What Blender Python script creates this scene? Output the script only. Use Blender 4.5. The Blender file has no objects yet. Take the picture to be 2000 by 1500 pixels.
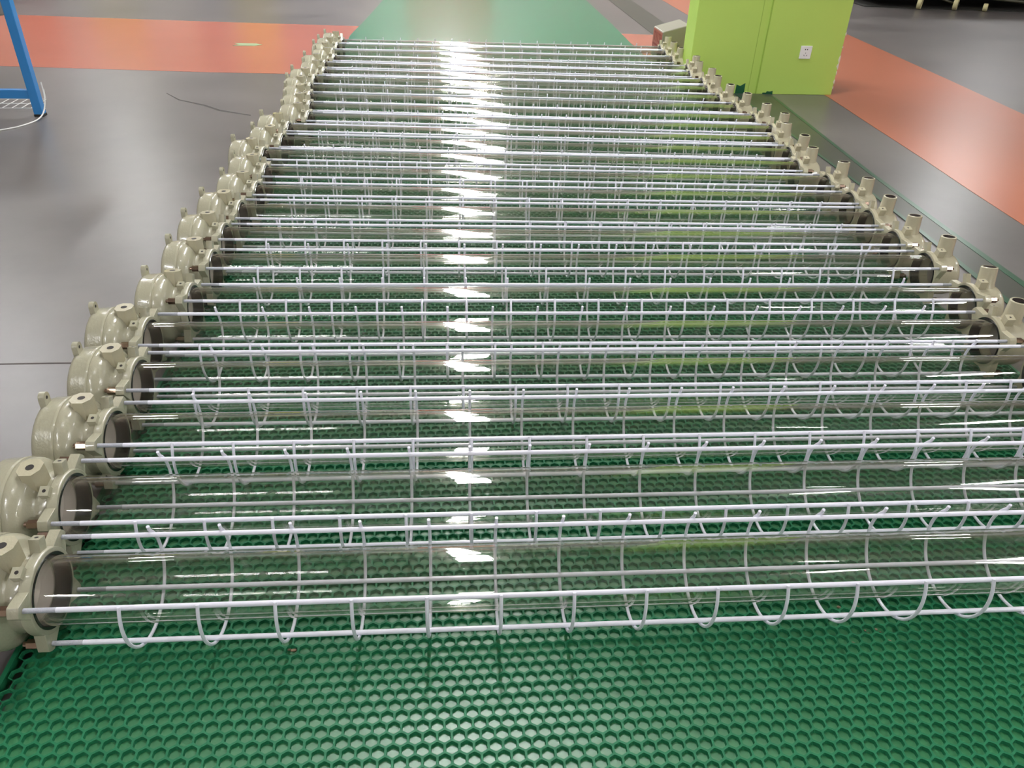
import bpy, bmesh, math, random
from mathutils import Vector, Matrix
random.seed(7)
PI = math.pi
U = 0.02                 # one modelling unit (a honeycomb cell pitch) in metres
MT = 1.0                 # mat thickness in units, floor is z = 0
sc = bpy.context.scene
COL = sc.collection

# ------------------------------------------------------------------ camera
cd = bpy.data.cameras.new('camera'); cam = bpy.data.objects.new('camera', cd); COL.objects.link(cam)
cd.sensor_width = 36.0; cd.lens = 1501.5 / 2000 * 36.0
cd.clip_start = 0.02; cd.clip_end = 100
pit, rol, yaw = 0.5820, 0.0356, 0.1057
cp, sp, cr, sr = math.cos(pit), math.sin(pit), math.cos(rol), math.sin(rol)
fw = Vector((0, cp, -sp)); up = Vector((0, sp, cp)); rt = Vector((1, 0, 0))
r2 = rt * cr + up * sr; u2 = -rt * sr + up * cr
M = Matrix((r2, u2, -fw)).transposed()
M = Matrix.Rotation(-yaw, 3, 'Z') @ M
cam.matrix_world = Matrix.Translation((0, 0, (49.57 + MT) * U)) @ M.to_4x4()
sc.camera = cam

# ------------------------------------------------------------------ view + world
vs = sc.view_settings
sc.display_settings.display_device = 'sRGB'
vs.view_transform = 'Standard'; vs.look = 'None'; vs.gamma = 1.0; vs.use_curve_mapping = False
vs.exposure = 0.0
try:
    sc.cycles.transparent_max_bounces = 48
    sc.cycles.glossy_bounces = 6
    sc.cycles.max_bounces = 16
except Exception:
    pass
w = bpy.data.worlds.new('world'); sc.world = w; w.use_nodes = True
bg = w.node_tree.nodes['Background']
bg.inputs[0].default_value = (0.80, 0.84, 0.92, 1); bg.inputs[1].default_value = 0.9

# ------------------------------------------------------------------ helpers
def srgb(r, g, b):
    def f(c):
        c /= 255.0
        return c / 12.92 if c <= 0.04045 else ((c + 0.055) / 1.055) ** 2.4
    return (f(r), f(g), f(b), 1)

MATS = {}
def mat(name, col, rough=0.5, metal=0.0, coat=0.0, spec=0.5, bump=0.0, bscale=200, noise=0.0, nscale=8, emit=None, estr=0):
    m = bpy.data.materials.new(name); m.use_nodes = True
    nt = m.node_tree; b = nt.nodes['Principled BSDF']
    b.inputs['Base Color'].default_value = col
    b.inputs['Roughness'].default_value = rough
    b.inputs['Metallic'].default_value = metal
    b.inputs['Coat Weight'].default_value = coat
    b.inputs['Coat Roughness'].default_value = 0.08
    b.inputs['Specular IOR Level'].default_value = spec
    tc = nt.nodes.new('ShaderNodeTexCoord')
    if noise:
        n = nt.nodes.new('ShaderNodeTexNoise'); n.inputs['Scale'].default_value = nscale
        n.inputs['Detail'].default_value = 5
        mx = nt.nodes.new('ShaderNodeMixRGB'); mx.blend_type = 'MIX'
        mx.inputs[1].default_value = tuple(c * (1 - noise) for c in col[:3]) + (1,)
        mx.inputs[2].default_value = tuple(min(1, c * (1 + noise)) for c in col[:3]) + (1,)
        nt.links.new(tc.outputs['Object'], n.inputs['Vector'])
        nt.links.new(n.outputs['Fac'], mx.inputs[0]); nt.links.new(mx.outputs[0], b.inputs['Base Color'])
    if bump:
        n2 = nt.nodes.new('ShaderNodeTexNoise'); n2.inputs['Scale'].default_value = bscale
        n2.inputs['Detail'].default_value = 3
        bp = nt.nodes.new('ShaderNodeBump'); bp.inputs['Strength'].default_value = bump
        bp.inputs['Distance'].default_value = 0.002
        nt.links.new(tc.outputs['Object'], n2.inputs['Vector'])
        nt.links.new(n2.outputs['Fac'], bp.inputs['Height']); nt.links.new(bp.outputs[0], b.inputs['Normal'])
    if emit:
        b.inputs['Emission Color'].default_value = emit; b.inputs['Emission Strength'].default_value = estr
    MATS[name] = m
    return m

cast_m = mat('cast_enamel', srgb(174, 171, 149), 0.22, coat=0.5, bump=0.3, bscale=220, noise=0.05, nscale=14)
cast2_m = mat('inlet_enamel', srgb(184, 178, 152), 0.22, coat=0.5, bump=0.3, bscale=220, noise=0.05, nscale=14)
rod_m = mat('white_plastic_coating', srgb(238, 238, 250), 0.3, coat=0.3)
thread_m = mat('threaded_rod_end', srgb(182, 184, 194), 0.4, bump=0.5, bscale=500)
gask_m = mat('black_sealant', srgb(34, 30, 29), 0.22, coat=0.4)
nut_m = mat('brass_nut', srgb(150, 128, 112), 0.2, metal=0.9)
bore_m = mat('machined_bore', srgb(228, 220, 212), 0.3, metal=0.15)
thr_m = mat('inlet_thread', srgb(120, 112, 108), 0.35, metal=0.8, bump=0.6, bscale=300)
hole_m = mat('dark_hole', srgb(38, 34, 30), 0.6)
rib_m = mat('green_rubber', srgb(32, 114, 76), 0.5, spec=0.3, noise=0.12, nscale=25)
base_m = mat('green_rubber_base', srgb(54, 130, 82), 0.36, spec=0.9, noise=0.1, nscale=60, bump=0.06, bscale=700)
run_m = mat('green_runner', srgb(36, 116, 82), 0.3, coat=0.15, noise=0.05, nscale=6)
pillar_m = mat('lime_paint', srgb(184, 216, 102), 0.55, bump=0.35, bscale=60, noise=0.03, nscale=3)
smear_m = mat('dark_green_paint', srgb(14, 84, 50), 0.35)
plaster_m = mat('chipped_plaster', srgb(225, 222, 205), 0.8)
orange_m = mat('orange_epoxy', srgb(180, 104, 74), 0.3, noise=0.08, nscale=1.4)
red_m = mat('red_epoxy', srgb(178, 104, 84), 0.24, noise=0.08, nscale=1.4)
strip_m = mat('walkway_film', srgb(68, 70, 62), 0.33, spec=0.45, noise=0.1, nscale=3)
edge_m = mat('walkway_edge', srgb(50, 84, 64), 0.3, noise=0.15, nscale=20)
bin_m = mat('grey_plastic', srgb(138, 135, 120), 0.45)
label_m = mat('red_label', srgb(178, 100, 88), 0.5)
label2_m = mat('label_ink', srgb(150, 52, 46), 0.5)
blue_m = mat('blue_steel_paint', srgb(48, 132, 200), 0.35, coat=0.2)
gray_m = mat('grey_plate', srgb(140, 134, 128), 0.5)
white_m = mat('white_plastic', srgb(240, 240, 238), 0.35)
wire_m = mat('white_wire', srgb(225, 225, 222), 0.4)
dark_m = mat('dark_steel', srgb(34, 34, 30), 0.55)
wheel_m = mat('cream_wheel', srgb(205, 196, 150), 0.5)
joint_m = mat('floor_joint', srgb(70, 60, 56), 0.6)
stick_m = mat('floor_sticker', srgb(140, 160, 120), 0.5)
wall_m = mat('hall_wall', srgb(196, 190, 180), 0.8)
ceil_m = mat('hall_ceiling', srgb(200, 196, 186), 0.9)
lamp_m = mat('lit_tube', (1, 1, 1, 1), 0.5, emit=(0.98, 0.98, 1.0, 1), estr=88.0)
yel_m = mat('yellow_panel', srgb(214, 196, 70), 0.6)
pale_m = mat('pale_panel', srgb(232, 226, 214), 0.6)
bluep_m = mat('blue_panel', srgb(80, 92, 130), 0.6)
redp_m = mat('red_panel', srgb(190, 60, 50), 0.6)

# grey glossy epoxy floor with cloudy wear
fm = mat('grey_epoxy', srgb(148, 143, 140), 0.2)
nt = fm.node_tree; b = nt.nodes['Principled BSDF']; tc = nt.nodes.new('ShaderNodeTexCoord')
n1 = nt.nodes.new('ShaderNodeTexNoise'); n1.inputs['Scale'].default_value = 1.3; n1.inputs['Detail'].default_value = 8; n1.inputs['Roughness'].default_value = 0.6
r1 = nt.nodes.new('ShaderNodeValToRGB')
r1.color_ramp.elements[0].position = 0.3; r1.color_ramp.elements[0].color = srgb(88, 84, 83)
r1.color_ramp.elements[1].position = 0.72; r1.color_ramp.elements[1].color = srgb(116, 111, 108)
nt.links.new(tc.outputs['Object'], n1.inputs['Vector']); nt.links.new(n1.outputs['Fac'], r1.inputs[0]); nt.links.new(r1.outputs[0], b.inputs['Base Color'])
mr = nt.nodes.new('ShaderNodeMapRange'); mr.inputs['To Min'].default_value = 0.26; mr.inputs['To Max'].default_value = 0.4
nt.links.new(n1.outputs['Fac'], mr.inputs['Value']); nt.links.new(mr.outputs[0], b.inputs['Roughness'])

# thin-walled glass: fresnel mix of see-through and mirror, same for every ray
gm = bpy.data.materials.new('clear_glass'); gm.use_nodes = True
nt = gm.node_tree; nt.nodes.clear()
out = nt.nodes.new('ShaderNodeOutputMaterial'); mx = nt.nodes.new('ShaderNodeMixShader')
tr = nt.nodes.new('ShaderNodeBsdfTransparent'); gl = nt.nodes.new('ShaderNodeBsdfGlossy'); fr = nt.nodes.new('ShaderNodeFresnel')
geo = nt.nodes.new('ShaderNodeNewGeometry')
dot = nt.nodes.new('ShaderNodeVectorMath'); dot.operation = 'DOT_PRODUCT'
ab = nt.nodes.new('ShaderNodeMath'); ab.operation = 'ABSOLUTE'
rp = nt.nodes.new('ShaderNodeValToRGB')          # two-surface reflectance against |cos|
rp.color_ramp.interpolation = 'LINEAR'
E_ = rp.color_ramp.elements
E_[0].position = 0.0; E_[0].color = (1, 1, 1, 1)
E_[1].position = 1.0; E_[1].color = (0.04, 0.04, 0.04, 1)
for ps, v in ((0.1, 0.8), (0.2, 0.6), (0.35, 0.40), (0.5, 0.2), (0.62, 0.075)):
    e = E_.new(ps); e.color = (v, v, v, 1)
rt2 = nt.nodes.new('ShaderNodeValToRGB')         # glass body tint, stronger through the edge
rt2.color_ramp.elements[0].position = 0.0; rt2.color_ramp.elements[0].color = (0.55, 0.47, 0.40, 1)
rt2.color_ramp.elements[1].position = 0.35; rt2.color_ramp.elements[1].color = (0.965, 0.965, 0.955, 1)
nt.links.new(geo.outputs['Normal'], dot.inputs[0]); nt.links.new(geo.outputs['Incoming'], dot.inputs[1])
nt.links.new(dot.outputs['Value'], ab.inputs[0]); nt.links.new(ab.outputs[0], rp.inputs[0]); nt.links.new(ab.outputs[0], rt2.inputs[0])
gl.inputs['Roughness'].default_value = 0.02; gl.inputs['Color'].default_value = (1, 0.985, 0.96, 1)
nt.links.new(rt2.outputs[0], tr.inputs['Color'])
nt.links.new(rp.outputs[0], mx.inputs[0]); nt.links.new(tr.outputs[0], mx.inputs[1]); nt.links.new(gl.outputs[0], mx.inputs[2])
nt.links.new(mx.outputs[0], out.inputs[0])
glass_m = gm

def link(name, me, parent=None, loc=None):
    o = bpy.data.objects.new(name, me); COL.objects.link(o)
    if parent: o.parent = parent
    if loc: o.location = loc
    return o
def tag(o, label=None, cat=None, group=None, kind=None):
    if label: o['label'] = label
    if cat: o['category'] = cat
    if group: o['group'] = group
    if kind: o['kind'] = kind
    return o
def finish(name, bm, m, parent=None, loc=None, smooth=True, bevel=0.0, auto=40):
    for v in bm.verts: v.co *= U
    bmesh.ops.recalc_face_normals(bm, faces=bm.faces[:])
    me = bpy.data.meshes.new(name); bm.to_mesh(me); bm.free()
    ms = m if isinstance(m, (list, tuple)) else [m]
    for q in ms: me.materials.append(q)
    if smooth:
        for p in me.polygons: p.use_smooth = True
        try: me.set_sharp_from_angle(angle=math.radians(auto))
        except Exception: pass
    o = link(name, me, parent, tuple(c * U for c in loc) if loc else None)
    if bevel:
        bv = o.modifiers.new('bevel', 'BEVEL'); bv.width = bevel * U; bv.segments = 2; bv.limit_method = 'ANGLE'; bv.angle_limit = math.radians(35)
    return o
def revolve(bm, prof, seg=44, x0=0.0, mi=0):
    """spin (x, r) profile about the X axis"""
    rings = []
    for x, r in prof:
        if r < 1e-6: rings.append([bm.verts.new((x0 + x, 0, 0))])
        else: rings.append([bm.verts.new((x0 + x, r * math.cos(2 * PI * i / seg), r * math.sin(2 * PI * i / seg))) for i in range(seg)])
    for A, B in zip(rings[:-1], rings[1:]):
        for i in range(seg):
            j = (i + 1) % seg
            if len(A) == 1 and len(B) == 1: continue
            if len(A) == 1: f = bm.faces.new((A[0], B[i], B[j]))
            elif len(B) == 1: f = bm.faces.new((A[i], A[j], B[0]))
            else: f = bm.faces.new((A[i], A[j], B[j], B[i]))
            f.material_index = mi
def prism(bm, pts, axis, a, b_, mi=0):
    """pts: 2D polygon; axis 'x': (y,z) extruded in x, 'y': (x,z) extruded in y, 'z': (x,y) extruded in z"""
    def P(q, t):
        return {'x': (t, q[0], q[1]), 'y': (q[0], t, q[1]), 'z': (q[0], q[1], t)}[axis]
    lo = [bm.verts.new(P(q, a)) for q in pts]; hi = [bm.verts.new(P(q, b_)) for q in pts]
    n = len(pts)
    fs = [bm.faces.new(lo[::-1]), bm.faces.new(hi)]
    for i in range(n): fs.append(bm.faces.new((lo[i], lo[(i + 1) % n], hi[(i + 1) % n], hi[i])))
    for f in fs: f.material_index = mi
    return lo + hi
def box(bm, x0, x1, y0, y1, z0, z1, mi=0):
    return prism(bm, [(x0, y0), (x1, y0), (x1, y1), (x0, y1)], 'z', z0, z1, mi)
def rotx(vs, a):
    c, s = math.cos(a), math.sin(a)
    for v in vs:
        y, z = v.co.y, v.co.z
        v.co.y = y * c - z * s; v.co.z = y * s + z * c
def tube(bm, pts, r, seg=10, cap=True, mi=0):
    pts = [Vector(p) for p in pts]; rings = []
    n = len(pts); prev = None
    for i, p in enumerate(pts):
        t = (pts[min(i + 1, n - 1)] - pts[max(i - 1, 0)]).normalized()
        if prev is None:
            a = Vector((0, 0, 1)) if abs(t.z) < 0.9 else Vector((1, 0, 0))
            u = t.cross(a).normalized()
        else:
            u = (prev - t * prev.dot(t)).normalized()
        v = t.cross(u); prev = u
        rings.append([bm.verts.new(p + (u * math.cos(2 * PI * k / seg) + v * math.sin(2 * PI * k / seg)) * r) for k in range(seg)])
    for A, B in zip(rings[:-1], rings[1:]):
        for k in range(seg):
            f = bm.faces.new((A[k], A[(k + 1) % seg], B[(k + 1) % seg], B[k])); f.material_index = mi
    if cap:
        for rg in (rings[0][::-1], rings[-1]):
            f = bm.faces.new(rg); f.material_index = mi
def hexa(r, cx=0, cy=0, rot=0, n=6): return [(cx + r * math.cos(2 * PI * k / n + rot), cy + r * math.sin(2 * PI * k / n + rot)) for k in range(n)]
def struct(o): o['kind'] = 'structure'; return o

# ------------------------------------------------------------------ hall: floor, far walls, ceiling, lamps
bm = bmesh.new(); box(bm, -620, 720, -420, 905, -3, 0)
struct(finish('floor', bm, fm, smooth=False))
def slab(name, poly, m, z0, z1, par=None):
    bm = bmesh.new(); prism(bm, poly, 'z', z0, z1); return finish(name, bm, m, par, smooth=False)
struct(slab('trim_1', [(-620, 262), (-400, 257), (-128, 251.6), (-98, 249.2), (-68, 246.8), (-20, 245.0), (120, 238), (120, 322), (74, 327.4), (-38, 334.6), (-90, 338.6), (-164, 346.2), (-620, 378)], red_m, 0.0, 0.04))
struct(slab('trim_2', [(98.5, 0), (106.8, 125.2), (107.8, 143), (109.6, 165.8), (111.3, 193.9), (113.1, 221.3), (117, 433.7), (122, 900), (196, 900), (171.3, 334.8), (168.1, 288.8), (165.4, 250.3), (161.7, 205.8), (150, 60), (146, 0)], orange_m, 0.02, 0.07))
struct(slab('trim_3', [(80.5, 40), (83.2, 93.9), (83.7, 104.1), (84.8, 121.4), (85.6, 142.2), (85.7, 164.1), (86.2, 328.6), (87.1, 374.4), (90, 560), (104, 560), (100, 431.1), (98.8, 372.9), (96.8, 223.1), (94.4, 186.9), (92.4, 155.9), (91.2, 120.8), (90.9, 103.2), (88.5, 40)], strip_m, 0.08, 0.12))
struct(slab('trim_4', [(80.5, 40), (83.2, 93.9), (83.7, 104.1), (84.8, 121.4), (85.6, 142.2), (85.7, 164.1), (86.1, 240), (86.7, 240), (86.4, 164.1), (86.3, 142.2), (85.7, 121.4), (84.8, 104.1), (84.4, 93.9), (81.7, 40)], edge_m, 0.12, 0.17))
struct(slab('trim_5', [(96.8, 223.1), (94.4, 186.9), (92.4, 155.9), (91.2, 120.8), (90.9, 103.2), (88.5, 40), (87.3, 40), (89.6, 103.2), (90.0, 120.8), (91.4, 155.9), (93.5, 186.9), (96.0, 223.1)], edge_m, 0.12, 0.17))
struct(slab('trim_6', [(-620, 85.6), (-45, 83.1), (-33, 82.9), (-33, 83.1), (-45, 83.35), (-620, 85.85)], joint_m, 0.0, 0.03))
def wall(name, x0, x1, y0, y1, z0=0, z1=236):
    bm = bmesh.new(); box(bm, x0, x1, y0, y1, z0, z1); return struct(finish(name, bm, wall_m, smooth=False))
wall('wall_back', -620, 720, 900, 910)
wall('wall_left', -620, -610, -420, 900)
wall('wall_right', 710, 720, -420, 900)
wall('wall_front', -620, 720, -430, -420)
bm = bmesh.new(); box(bm, -620, 720, -430, 910, 236, 240)
struct(finish('ceiling', bm, ceil_m, smooth=False))
# painted panels along the far wall, seen only as colours mirrored in the floor
bmset = [(-470, -425, 0, 110, pale_m), (-425, -385, 0, 120, redp_m), (-350, -300, 0, 120, yel_m), (-296, -252, 0, 90, pale_m), (-245, -215, 0, 120, bluep_m), (-205, -165, 0, 120, yel_m), (-160, -85, 60, 150, bluep_m), (-30, 60, 20, 150, redp_m)]
for i, (x0, x1, z0, z1, m) in enumerate(bmset):
    bm = bmesh.new(); box(bm, x0, x1, 898.5, 900, z0, z1)
    struct(finish('trim_%d' % (7 + i), bm, m, smooth=False))
def fixture(x, y, ln, wd=5.0, along='y'):
    root = link('ceiling_light', None, loc=(x * U, y * U, 236 * U))
    bm = bmesh.new()
    if along == 'y': box(bm, -wd / 2, wd / 2, -ln / 2, ln / 2, -4.0, -1.2)
    else: box(bm, -ln / 2, ln / 2, -wd / 2, wd / 2, -4.0, -1.2)
    finish('diffuser', bm, lamp_m, root, smooth=False)
    bm = bmesh.new()
    if along == 'y': box(bm, -wd / 2 - .5, wd / 2 + .5, -ln / 2 - .5, ln / 2 + .5, -1.2, -0.01)
    else: box(bm, -ln / 2 - .5, ln / 2 + .5, -wd / 2 - .5, wd / 2 + .5, -1.2, -0.01)
    finish('light_housing', bm, white_m, root, smooth=False)
    return root
for rname, X, ys in (('leftmost', -264, (-370, -110, 420, 684)), ('middle left', 9, (156, 290, 420, 552, 684, 816)), ('middle right', 250, (-370, -110, 684)), ('rightmost', 490, (-110, 156, 684))):  # fixtures behind the camera (negative y) are added to light the hall
    for k, y in enumerate(ys):
        o = fixture(X, y, 80, 13)
        tag(o, 'long unseen ceiling light in the %s row, %s from the front wall' % (rname, ('first', 'second', 'third', 'fourth', 'fifth', 'sixth')[k]), 'light', 'long ceiling lights in rows')
for k in range(7):
    o = fixture(-96 + k * 7.4 + (2.0 if k > 3 else 0), 8, 5.8, 2.4, 'x')
    tag(o, 'short ceiling light strip, %s from the left in the crosswise line' % ('first', 'second', 'third', 'fourth', 'fifth', 'sixth', 'seventh')[k], 'light', 'short ceiling light strips in a crosswise line')

# ------------------------------------------------------------------ honeycomb mat
def honeycomb():
    ph = 1.0; ry = math.sqrt(3) / 2; R = 1 / math.sqrt(3)
    lx0, ly0 = 2.99, 31.97
    top = MT; bot = MT - 0.30
    out6 = [(R * math.cos(PI / 6 + PI / 3 * k), R * math.sin(PI / 6 + PI / 3 * k)) for k in range(6)]
    Rin = R * (1 - 0.155)
    def rnd(Rr, rc):     # hexagon with the corners clipped round, 12 points
        pts = []
        for k in range(6):
            a = PI / 6 + PI / 3 * k
            for s in (-1, 1):
                aa = a + s * rc
                d = Rr * math.cos(PI / 6) / math.cos(abs(((aa) % (PI / 3)) - 0) if False else (PI / 6 - rc))
                pts.append((d * math.cos(aa), d * math.sin(aa)))
        return pts
    inn = rnd(Rin, 0.10); lowr = rnd(Rin * 0.93, 0.2)
    verts = []; faces = []
    r0 = int(math.floor((7 - ly0) / ry)); r1 = int(math.floor((262 - ly0) / ry))
    for r in range(r0, r1 + 1):
        cy = ly0 + r * ry; off = 0.5 if r % 2 else 0.0
        c0 = int(math.ceil(-31.6 - lx0 - off)); c1 = int(math.floor(70.7 - lx0 - off - (cy - 80) * 0.0))
        for c in range(c0, c1 + 1):
            cx = lx0 + off + c; b0 = len(verts)
            verts += [(cx + x, cy + y, top) for x, y in out6]
            verts += [(cx + x, cy + y, top) for x, y in inn]
            verts += [(cx + x, cy + y, bot) for x, y in lowr]
            for k in range(6):
                k1 = (k + 1) % 6
                faces.append((b0 + k, b0 + k1, b0 + 6 + 2 * k1, b0 + 6 + 2 * k + 1))
                faces.append((b0 + k, b0 + 6 + 2 * k + 1, b0 + 6 + 2 * k))
            for k in range(12):
                k1 = (k + 1) % 12
                faces.append((b0 + 6 + k, b0 + 6 + k1, b0 + 18 + k1, b0 + 18 + k))
    me = bpy.data.meshes.new('honeycomb_ribs')
    me.from_pydata([(x * U, y * U, z * U) for x, y, z in verts], [], faces)
    me.materials.append(rib_m); me.update()
    return me
mat_root = link('honeycomb_mat', None)
tag(mat_root, 'green honeycomb rubber mat under the rows of caged light tubes', 'mat')
link('honeycomb_ribs', honeycomb(), mat_root)
bm = bmesh.new(); box(bm, -31.3, 70.6, 7, 262, 0.02, MT - 0.30)
finish('base_sheet', bm, base_m, mat_root, smooth=False)
bm = bmesh.new(); box(bm, -32.6, -32.25, 7, 262, 0.02, MT - 0.02); box(bm, 71.2, 71.5, 7, 262, 0.02, MT - 0.02)
finish('edge_rim', bm, rib_m, mat_root, smooth=False)
o = slab('floor_runner', [(-31, 263), (71.0, 263), (71.5, 300.7), (73.2, 347.3), (74.8, 427), (78.5, 560), (-9, 560), (-23.9, 411.5), (-28.2, 346), (-31.2, 307.9)], run_m, 0.02, 0.9)
tag(o, 'smooth dark green floor runner stretching away behind the last light tube', 'mat')

bm = bmesh.new()
for (x, y) in ((30.24, 37.93), (33.3, 37.94), (34.35, 37.97), (34.94, 36.94), (31.69, 37.09), (32.36, 40.38), (33.73, 40.46), (-12.05, 39.09), (-21.74, 36.85)):
    for q in range(3):
        m_ = bmesh.ops.create_icosphere(bm, subdivisions=1, radius=random.uniform(.06, .16))
        dx, dy = random.uniform(-.25, .25), random.uniform(-.2, .2)
        for v in m_['verts']: v.co = Vector((v.co.x * 1.3 + x + dx, v.co.y + y + dy, v.co.z * .6 + MT - .24))
o = finish('crumbs', bm, mat('brown_crumb', srgb(150, 128, 104), .8))
tag(o, 'brown crumbs of dirt lying in the honeycomb cells of the green mat', 'dirt', kind='stuff')

# ------------------------------------------------------------------ one caged light tube (prototype)
LEN = 97.9; RR = 3.93; ZA = 4.42
ANG = [math.radians(a) for a in (34.0, -48.6, 234.6, 152.0)]
def lugs(bm, x0, x1, spread=1.15):
    for a in ANG:
        vs = prism(bm, [(2.75, -spread), (4.0, -0.62), (4.45, -0.4), (4.5, 0.0), (4.45, 0.4), (4.0, 0.62), (2.75, spread)], 'x', x0, x1)
        rotx(vs, a)
def nut(par, x0, x1, a):
    bm = bmesh.new()
    for (p, q, r, n) in ((x0, x1, 0.4, 6),):
        prism(bm, hexa(r, RR * math.cos(a), RR * math.sin(a), n=n), 'x', p, q)
    s = -0.35 if x1 <= x0 or x0 < 0 else 0.35
    e = min(x0, x1) - 0.3 if s < 0 else max(x0, x1) + 0.3
    prism(bm, hexa(0.2, RR * math.cos(a), RR * math.sin(a), n=10), 'x', min(e, x0), max(e, x1))
    return finish('hex_nut', bm, nut_m, par, smooth=False, loc=(0, 0, ZA))
def build_proto():
    root = link('caged_tube_light', None)
    Z = (0, 0, ZA)
    # --- large left housing
    bm = bmesh.new()
    revolve(bm, [(-0.02, 2.76), (0, 2.86), (0, 3.18), (-0.12, 3.25), (-0.75, 3.25), (-0.85, 3.05), (-1.35, 2.98), (-1.75, 3.05), (-2.0, 3.3), (-2.15, 3.7), (-2.35, 4.0), (-2.7, 4.2), (-3.1, 4.27), (-3.55, 4.27), (-3.68, 4.18), (-3.75, 4.1), (-3.8, 0)])
    revolve(bm, [(-0.02, 2.76), (-1.15, 2.74), (-1.16, 2.66), (-2.6, 2.6)])
    lugs(bm, -0.85, -0.03)
    hs = finish('end_housing', bm, cast_m, root, Z, bevel=0.07)
    bm = bmesh.new()
    revolve(bm, [(-3.62, 4.2), (-3.66, 4.31), (-3.8, 4.34), (-3.95, 4.31), (-4.1, 4.27), (-5.2, 4.24), (-5.5, 4.14), (-5.68, 3.9), (-5.75, 3.5), (-5.8, 0)])
    finish('end_cap', bm, cast_m, hs)
    bm = bmesh.new()
    pts = [(-0.52, 3.9), (0.52, 3.9)] + [(0.52 * math.cos(t), 4.85 + 0.52 * math.sin(t)) for t in [PI * k / 8 for k in range(9)]]
    prism(bm, pts, 'x', -5.6, -5.05)
    prism(bm, hexa(0.17, 0, 4.85, n=10), 'x', -5.06, -5.04, 1)
    prism(bm, hexa(0.17, 0, 4.85, n=10), 'x', -5.62, -5.6, 1)
    finish('mounting_ear', bm, [cast_m, hole_m], hs, bevel=0.06)
    bm = bmesh.new()
    prism(bm, [(-3.0, -0.45), (-2.55, -0.95), (-1.65, -0.95), (-1.2, -0.3), (-1.2, 0.5), (-1.65, 0.95), (-2.55, 0.95), (-3.0, 0.5)], 'z', 2.3, 4.72)
    prism(bm, hexa(0.33, -2.1, 0, n=14), 'z', 4.72, 4.735, 1)
    finish('wiring_boss', bm, [cast2_m, hole_m], hs, bevel=0.08)
    for (xa, ang, h, wd) in ((-0.55, 70, 4.25, 0.42), (-0.85, 112, 3.72, 0.42)):
        bm = bmesh.new()
        vs = prism(bm, [(xa - wd, -wd), (xa + wd * .8, -wd), (xa + wd * .8, wd), (xa - wd, wd)], 'z', 2.7, h)
        vs += prism(bm, hexa(0.15, xa - .03, 0, n=10), 'z', h, h + 0.012, 1)
        rotx(vs, math.radians(ang - 90))
        finish('screw_boss', bm, [cast_m, hole_m], hs, bevel=0.06)
    bm = bmesh.new(); revolve(bm, [(0.04, 2.62), (0.06, 2.84), (-0.01, 2.86)]); revolve(bm, [(0.04, 2.62), (-1.15, 2.62), (-1.15, 2.73)])
    finish('gasket', bm, gask_m, hs)
    bm = bmesh.new(); revolve(bm, [(-1.2, 2.63), (-2.2, 2.56), (-2.3, 2.2), (-2.3, 0.9), (-1.9, 0.8), (-1.9, 0)])
    finish('lamp_holder', bm, bore_m, hs)
    for a in ANG: nut(hs, -1.75, -0.85, a).location = (0, 0, 0)
    # --- right inlet housing
    X = LEN
    bm = bmesh.new()
    revolve(bm, [(0.02, 2.76), (0, 2.86), (0, 3.18), (0.12, 3.22), (0.6, 3.2), (0.75, 3.0), (1.2, 2.95), (3.0, 2.98), (3.5, 2.9), (3.85, 2.65), (4.05, 2.2), (4.1, 1.6), (4.1, 0)], x0=0)
    revolve(bm, [(0.02, 2.76), (1.15, 2.74), (1.16, 2.66), (3.2, 2.6), (3.2, 0)])
    lugs(bm, 0.03, 0.85, 1.3)
    ih = finish('inlet_housing', bm, cast2_m, root, (X, 0, ZA), bevel=0.07)
    bm = bmesh.new()
    rr = [(2.3, 1.35), (2.8, 1.2), (3.2, 1.08), (5.3, 1.02), (5.36, 0.96), (5.36, 0.78), (4.2, 0.74), (4.2, 0)]
    rings = []
    for z, r in rr:
        rings.append([bm.verts.new((2.4 + (z - 3) * 0.03 + r * math.cos(2 * PI * k / 28), r * math.sin(2 * PI * k / 28), z)) for k in range(28)] if r else [bm.verts.new((2.4, 0, z))])
    for i, (A, B) in enumerate(zip(rings[:-1], rings[1:])):
        for k in range(28):
            j = (k + 1) % 28
            f = bm.faces.new((A[k], A[j], B[j], B[k]) if len(B) > 1 else (A[k], A[j], B[0]))
            f.material_index = 1 if i >= 5 else 0
    finish('conduit_entry', bm, [cast2_m, thr_m], ih)
    for (xa, ang, h, wd, dp) in ((0.3, 78, 4.35, 0.36, 0.3), (1.15, 108, 4.0, 0.45, 0.5)):
        bm = bmesh.new()
        vs = prism(bm, [(xa - dp, -wd), (xa + dp, -wd), (xa + dp, wd), (xa - dp, wd)], 'z', 2.7, h)
        vs += prism(bm, hexa(0.13, xa, 0, n=10), 'z', h, h + 0.012, 1)
        rotx(vs, math.radians(ang - 90))
        finish('screw_boss', bm, [cast2_m, hole_m], ih, bevel=0.07)
    bm = bmesh.new(); revolve(bm, [(-0.04, 2.62), (-0.06, 2.84), (0.01, 2.86)]); revolve(bm, [(-0.04, 2.62), (1.15, 2.62), (1.15, 2.73)])
    finish('gasket', bm, gask_m, ih)
    bm = bmesh.new(); revolve(bm, [(3.0, 2.6), (2.4, 2.5), (2.3, 2.2), (2.3, 0.9), (1.9, 0.8), (1.9, 0)])
    finish('lamp_holder', bm, gray_m, ih)
    for a in ANG: nut(ih, 0.85, 1.75, a).location = (0, 0, 0)
    # --- glass
    bm = bmesh.new(); revolve(bm, [(-1.1, 2.3), (-1.1, 2.58), (LEN + 1.1, 2.58), (LEN + 1.1, 2.3), (-1.1, 2.3)], seg=72)
    finish('glass_tube', bm, glass_m, root, Z)
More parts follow.
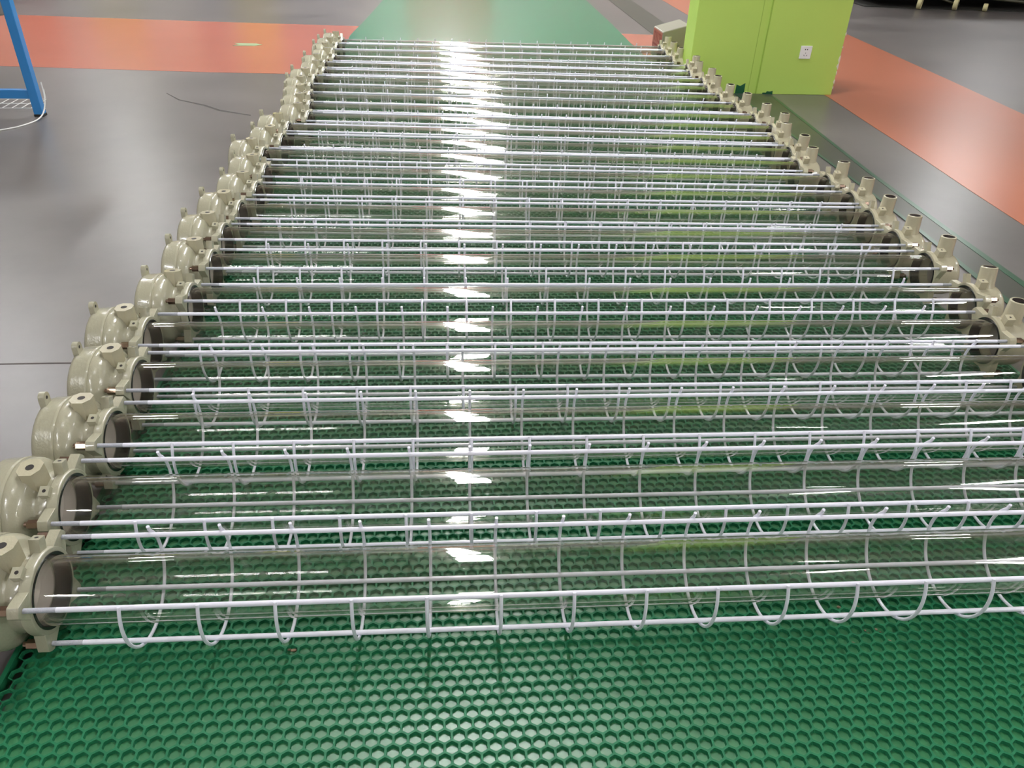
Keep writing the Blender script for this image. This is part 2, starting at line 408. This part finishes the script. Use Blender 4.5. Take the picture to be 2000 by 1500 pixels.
    # --- guard rods with threaded ends
    for a in ANG:
        bm = bmesh.new(); y, z = RR * math.cos(a), RR * math.sin(a)
        tube(bm, [(0, y, z), (2.3, y, z)], 0.19, 12, mi=1)
        tube(bm, [(2.2, y, z), (2.45, y, z), (LEN - 1.2, y, z)], 0.2, 12, mi=0)
        tube(bm, [(LEN - 1.3, y, z), (LEN, y, z)], 0.19, 12, mi=1)
        finish('guard_rod', bm, [rod_m, thread_m], root, Z)
    # --- guard hoops, open towards the top
    bm = bmesh.new(); pts = []
    Rh = RR + 0.2 + 0.11
    n = 40
    a0, a1 = math.radians(34.0 + 3.5), math.radians(152.0 - 360 - 2)
    pts.append((0, Rh * math.cos(a0) - 0.12, Rh * math.sin(a0) + 0.5))
    for k in range(n + 1):
        a = a0 + (a1 - a0) * k / n
        pts.append((0, Rh * math.cos(a), Rh * math.sin(a)))
    tube(bm, pts, 0.135, 8)
    first = finish('guard_hoop', bm, rod_m, root, (6.5, 0, ZA))
    for k in range(1, 17):
        o = first.copy(); COL.objects.link(o); o.parent = root
        o.location.x = (6.5 + 5.32 * k - (0.35 if k == 16 else 0)) * U
    return root
proto = build_proto()
def kids(o): return [c for c in COL.objects if c.parent == o]
def copy_tree(o, tree, parent=None):
    c = o.copy(); COL.objects.link(c); c.parent = parent
    for ch in tree[o]: copy_tree(ch, tree, c)
    return c
tree = {}
def walk(o):
    tree[o] = list(o.children)
    for c in tree[o]: walk(c)
bpy.context.view_layer.update()
walk(proto)

PLACE = [(-29.27, 41.94, 40.14), (-31.01, 51.08, 49.28), (-30.63, 60.12, 58.32), (-31.07, 69.27, 67.1), (-32.57, 77.95, 75.45),
 (-30.08, 86.6, 84.1), (-29.92, 96.64, 94.4), (-30.43, 105.98, 102.4), (-30.08, 115.18, 111.1), (-29.23, 123.93, 119.4),
 (-29.44, 133.08, 128.2), (-31.43, 142.8, 136.8), (-29.55, 151.5, 145.3), (-29.69, 160.2, 153.4), (-26.92, 168.9, 161.6),
 (-27.77, 177.6, 169.9), (-28.87, 186.3, 179.78), (-29.95, 195.0, 188.69), (-30.09, 204.12, 198.18), (-28.73, 212.97, 206.78),
 (-29.56, 221.72, 215.6), (-28.0, 230.47, 223.6), (-29.29, 239.22, 235.9), (-28.99, 247.97, 244.99), (-28.27, 256.72, 253.59)]
ROLL = [1.6335, 1.7187, 1.5614, 1.6134, 1.6039, 1.4044]
ORD = ['front', 'second', 'third', 'fourth', 'fifth', 'sixth', 'seventh', 'eighth', 'ninth', 'tenth', 'eleventh', 'twelfth', 'thirteenth',
       'fourteenth', 'fifteenth', 'sixteenth', 'seventeenth', 'eighteenth', 'nineteenth', 'twentieth', 'twenty-first', 'twenty-second',
       'twenty-third', 'twenty-fourth', 'rearmost']
for i, (x, yl, yr) in enumerate(PLACE):
    o = proto if i == 0 else copy_tree(proto, tree)
    rz = math.asin(max(-1, min(1, (yr - yl) / LEN)))
    rx = (ROLL[i] if i < 6 else 1.59 + random.uniform(-0.09, 0.09)) - math.radians(93.0)
    Rm = Matrix.Rotation(rz, 3, 'Z') @ Matrix.Rotation(rx, 3, 'X')
    C = Vector((x, yl, MT + ZA - 0.02))
    loc = C - Rm @ Vector((0, 0, ZA))
    o.location = loc * U; o.rotation_euler = Rm.to_euler()
    if i == 0: lab = 'wire-caged glass tube light nearest the camera, lying on bare green mat'
    elif i == 24: lab = 'rearmost wire-caged glass tube light, next to the smooth green runner'
    else: lab = 'wire-caged glass tube light, %s from the front of the row on the mat' % ORD[i]
    tag(o, lab, 'light fixture', 'caged tube lights laid side by side on the mat')

# ------------------------------------------------------------------ lime pillar with socket
PX0, PX1, PY0, PY1 = 71.6, 115.3, 226.6, 235.5
bm = bmesh.new()
prism(bm, [(PX0, PY0 + .25), (92.2, PY0 + .25), (92.6, PY0), (PX1, PY0), (PX1, PY1 + 14), (PX0 + 22, PY1 + 14), (PX0 + 12, PY1), (PX0, PY1)], 'z', 0, 235.9)
pil = struct(finish('wall_pillar', bm, pillar_m, smooth=False, bevel=0.15))
bm = bmesh.new(); box(bm, 92.25, 92.5, PY0 - .06, PY0 + .2, 0.2, 60); box(bm, 89.9, 90.05, PY0 + .18, PY0 + .3, 0.2, 60)
finish('board_joint', bm, mat('lime_joint', srgb(158, 192, 78), 0.6), pil, smooth=False)
bm = bmesh.new()
for z, h, wdt in ((16.5, 0.7, .35), (9.6, 1.8, .55), (7.9, 1.5, .5), (6.0, 0.8, .3), (13.0, .4, .25), (3.6, 1.0, .3), (2.0, .6, .25)):
    pts = [(PX1 + .12 - wdt * random.uniform(.8, 1.6), z), (PX1 + .12, z - h * .6), (PX1 + .12, z + h * .7), (PX1 - wdt * .5, z + h * random.uniform(.3, .8))]
    prism(bm, pts, 'y', PY0 - .08, PY0 + .6)
finish('plaster_chip', bm, plaster_m, pil, smooth=False)
bm = bmesh.new()
prism(bm, [(86.2, 0), (86.3, 2.6), (87.4, 2.2), (88.8, 3.0), (88.9, 0)], 'y', PY0 + .12, PY0 + .4)
prism(bm, [(94.2, 0), (94.4, .5), (95.4, .5), (95.6, .9), (96.5, .8), (97.3, 1.0), (97.4, 0)], 'y', PY0 - .1, PY0 + .2)
finish('paint_smear', bm, smear_m, pil, smooth=False)
sk = link('wall_socket', None, loc=(104.6 * U, PY0 * U, 11.6 * U))
tag(sk, 'white square mains socket on the lime green pillar', 'socket')
bm = bmesh.new(); box(bm, -1.65, 1.65, -0.35, 0, -1.7, 1.7); finish('face_plate', bm, white_m, sk, smooth=False, bevel=0.08)
bm = bmesh.new()
for (x, z) in ((-.3, .75), (.3, .75)): box(bm, x - .13, x + .13, -.37, -.34, z - .16, z + .16)
box(bm, -.06, .06, -.37, -.34, -.32, -.05)
for s in (-1, 1):
    vs = prism(bm, [(-.07, -.2), (.07, -.2), (.07, .2), (-.07, .2)], 'y', -.37, -.34)
    for v in vs:
        x, z = v.co.x, v.co.z; c, s_ = math.cos(s * .5), math.sin(s * .5)
        v.co.x = x * c + z * s_ + s * .38; v.co.z = -x * s_ + z * c - .8
finish('pin_slots', bm, hole_m, sk, smooth=False)

# ------------------------------------------------------------------ grey bin beside the pillar
bn = link('grey_cabinet', None, loc=(0, 0, 0))
tag(bn, 'grey cabinet with a red lettered label, behind the last light tubes beside the pillar', 'cabinet')
bx0, bx1, by0, by1 = 71.4, 79.8, 258.6, 270.5
bm = bmesh.new()
a = [bm.verts.new(p) for p in ((bx0, by0, 0), (bx1, by0, 0), (bx1, by1, 0), (bx0, by1, 0), (bx0, by0, 11.3), (bx1, by0, 13.6), (bx1, by1, 13.6), (bx0, by1, 11.3), )]
for f in ((0, 1, 5, 4), (1, 2, 6, 5), (2, 3, 7, 6), (3, 0, 4, 7), (4, 5, 6, 7), (3, 2, 1, 0)): bm.faces.new([a[i] for i in f])
finish('cabinet_body', bm, bin_m, bn, smooth=False, bevel=0.3)
bm = bmesh.new(); box(bm, 73.6, 77.2, by0 - .35, by0, 7.0, 7.8); finish('handle_slot', bm, mat('grey_recess', srgb(120, 118, 104), .5), bn, smooth=False, bevel=.1)
bm = bmesh.new(); box(bm, bx0 - .08, bx0, by0 + .4, by1 - .5, 4.4, 11.0)
lb = finish('red_label_panel', bm, label_m, bn, smooth=False)
bm = bmesh.new()
for k, (y0, y1, z0, z1) in enumerate(((259.6, 260.3, 7.6, 10.4), (261.0, 262.6, 9.8, 10.4), (261.0, 262.6, 7.6, 8.2), (261.3, 261.9, 7.6, 10.4), (263.6, 264.3, 7.6, 10.4), (265.3, 266.0, 7.6, 10.4), (267.0, 268.6, 9.8, 10.4), (267.5, 268.1, 7.6, 10.4), (259.5, 269.5, 6.3, 6.9))):
    box(bm, bx0 - .12, bx0 - .08, y0, y1, z0, z1)
finish('label_lettering', bm, label2_m, lb, smooth=False)

# ------------------------------------------------------------------ blue steel bench frame, left
bf = link('blue_bench', None, loc=(-94 * U, 196.6 * U, 0))
tag(bf, 'blue steel bench frame with a grey plate, standing at the left edge', 'bench')
bm = bmesh.new(); box(bm, -1.0, 1.0, -1.0, 1.0, 0.5, 38); finish('leg', bm, blue_m, bf, smooth=False, bevel=.12)
bm = bmesh.new(); box(bm, -1.05, 1.05, -1.05, 1.05, 0, 0.5); finish('rubber_foot', bm, dark_m, bf, smooth=False)
bm = bmesh.new(); box(bm, -32, -1.0, -.75, .75, 4.0, 6.0); finish('lower_rail', bm, blue_m, bf, smooth=False, bevel=.12)
bm = bmesh.new(); box(bm, -8.6, -7.5, -1, -.2, 5.9, 7.2); finish('bracket', bm, blue_m, bf, smooth=False)
bm = bmesh.new(); box(bm, -32, -1.0, 28, 30, 4.0, 6.0); box(bm, -1, 1, 28, 30, .5, 38); finish('leg', bm, blue_m, bf, (-31, 0, 0), smooth=False)
bm = bmesh.new(); box(bm, -32, 1.2, -2.2, 30, 38, 39.5); finish('bench_top', bm, gray_m, bf, smooth=False)
bm = bmesh.new(); vs = box(bm, -12, -.9, -1.6, 2.5, 21.9, 30); 
for v in vs:
    if v.co.z < 25 and v.co.x < -5: v.co.z -= .9
finish('grey_plate', bm, gray_m, bf, smooth=False, bevel=.2)
bm = bmesh.new(); prism(bm, [(-3.4, 25.2), (-2.7, 25.4), (-2.5, 24.2), (-2.2, 23.3), (-2.6, 23.3), (-3.0, 24.3)], 'y', -1.66, -1.6)
finish('plate_mark', bm, dark_m, bf, smooth=False)
def wire(pts, r, label):
    ctl = [Vector(p) for p in pts]; P = [ctl[0]] + ctl + [ctl[-1]]; sm = []
    for k in range(1, len(P) - 2):
        for q in range(6):
            t = q / 6.0
            sm.append(0.5 * ((2 * P[k]) + (P[k + 1] - P[k - 1]) * t + (2 * P[k - 1] - 5 * P[k] + 4 * P[k + 1] - P[k + 2]) * t * t + (3 * P[k] - P[k - 1] - 3 * P[k + 1] + P[k + 2]) * t ** 3))
    sm.append(ctl[-1])
    b_ = bmesh.new(); tube(b_, sm, r, 8); o = finish('white_wire', b_, wire_m); tag(o, label, 'wire'); return o
wire([(-92.2, 197.4, 7.5), (-92.0, 196.8, 4.5), (-92.2, 195.0, 1.6), (-92.8, 192, .3), (-94.5, 187, .14), (-97.5, 183.5, .14), (-100, 182, .14)], .16, 'thin white wire looping down beside the foot of the blue leg')
# wire tray lying under the bench
tr_ = link('wire_tray', None, loc=(-106 * U, 207 * U, 0))
tag(tr_, 'flat white wire tray lying on the floor under the blue bench', 'wire tray')
bm = bmesh.new()
for y in (-6, -1.5, 3): tube(bm, [(-26, y, .6), (9 - y * .4, y, .6)], .12, 6)
finish('long_wire', bm, wire_m, tr_)
bm = bmesh.new()
for k in range(16): tube(bm, [(-25 + k * 2.2, -6, .6), (-25 + k * 2.2, 3, .6), (-25 + k * 2.2, 3.4, 3.0)], .09, 6)
finish('cross_wire', bm, wire_m, tr_)
bm = bmesh.new()
poly = [(-71.8, 220.6), (-66.6, 213.6), (-59, 208.4), (-54.1, 203.5), (-45.7, 198.8), (-45.7, 198.2), (-54.3, 202.4), (-59.2, 207.5), (-66.8, 213.0), (-71.8, 220.2)]
prism(bm, poly, 'z', 0, .02); o = finish('floor_crack', bm, mat('crack_grey', srgb(82, 80, 78), .7, spec=.1), smooth=False); struct(o); o.name = 'trim_15'
o = slab('floor_sticker', [(-69.3, 293.4), (-62, 293.4), (-59.6, 291.2), (-62, 289), (-69, 289), (-67.4, 291.2)], stick_m, .04, .1)
tag(o, 'small faded green arrow sticker on the red floor band', 'sticker')

# ------------------------------------------------------------------ dark trolleys far right
ct = link('dark_trolley', None, loc=(0, 0, 0))
tag(ct, 'dark trolley on cream wheels standing at the far right', 'trolley')
bm = bmesh.new(); box(bm, 228, 345, 424, 500, 4.6, 30); finish('trolley_body', bm, dark_m, ct, smooth=False, bevel=.3)
bm = bmesh.new(); prism(bm, [(222, 424), (345, 413), (345, 520), (222, 520)], 'z', .02, .5); finish('shadow_sheet', bm, dark_m, ct, smooth=False)  # dark sheet on the floor standing in for the trolley's shadow and reflection
bm = bmesh.new(); tube(bm, [(256, 420, 6), (270, 419, 2.5)], .5, 8); tube(bm, [(284, 417, 6), (330, 412, 3)], .6, 8); finish('brace', bm, mat('dull_olive', srgb(70, 68, 50), .5), ct)
for x, y, r in ((249, 419.5, 3.0), (268, 418.5, 3.0), (283, 416, 1.9)):
    bm = bmesh.new()
    revolve(bm, [(-1.0, 0), (-1.0, r * .45), (-.5, r * .5), (-.9, r * .75), (-1.0, r * .95), (-.6, r), (.6, r), (1.0, r * .95), (.9, r * .75), (.5, r * .5), (1.0, r * .45), (1.0, 0)], seg=24)
    o = finish('caster_wheel', bm, wheel_m, ct, (x, y, r)); o.rotation_euler = (0, 0, math.radians(-38))
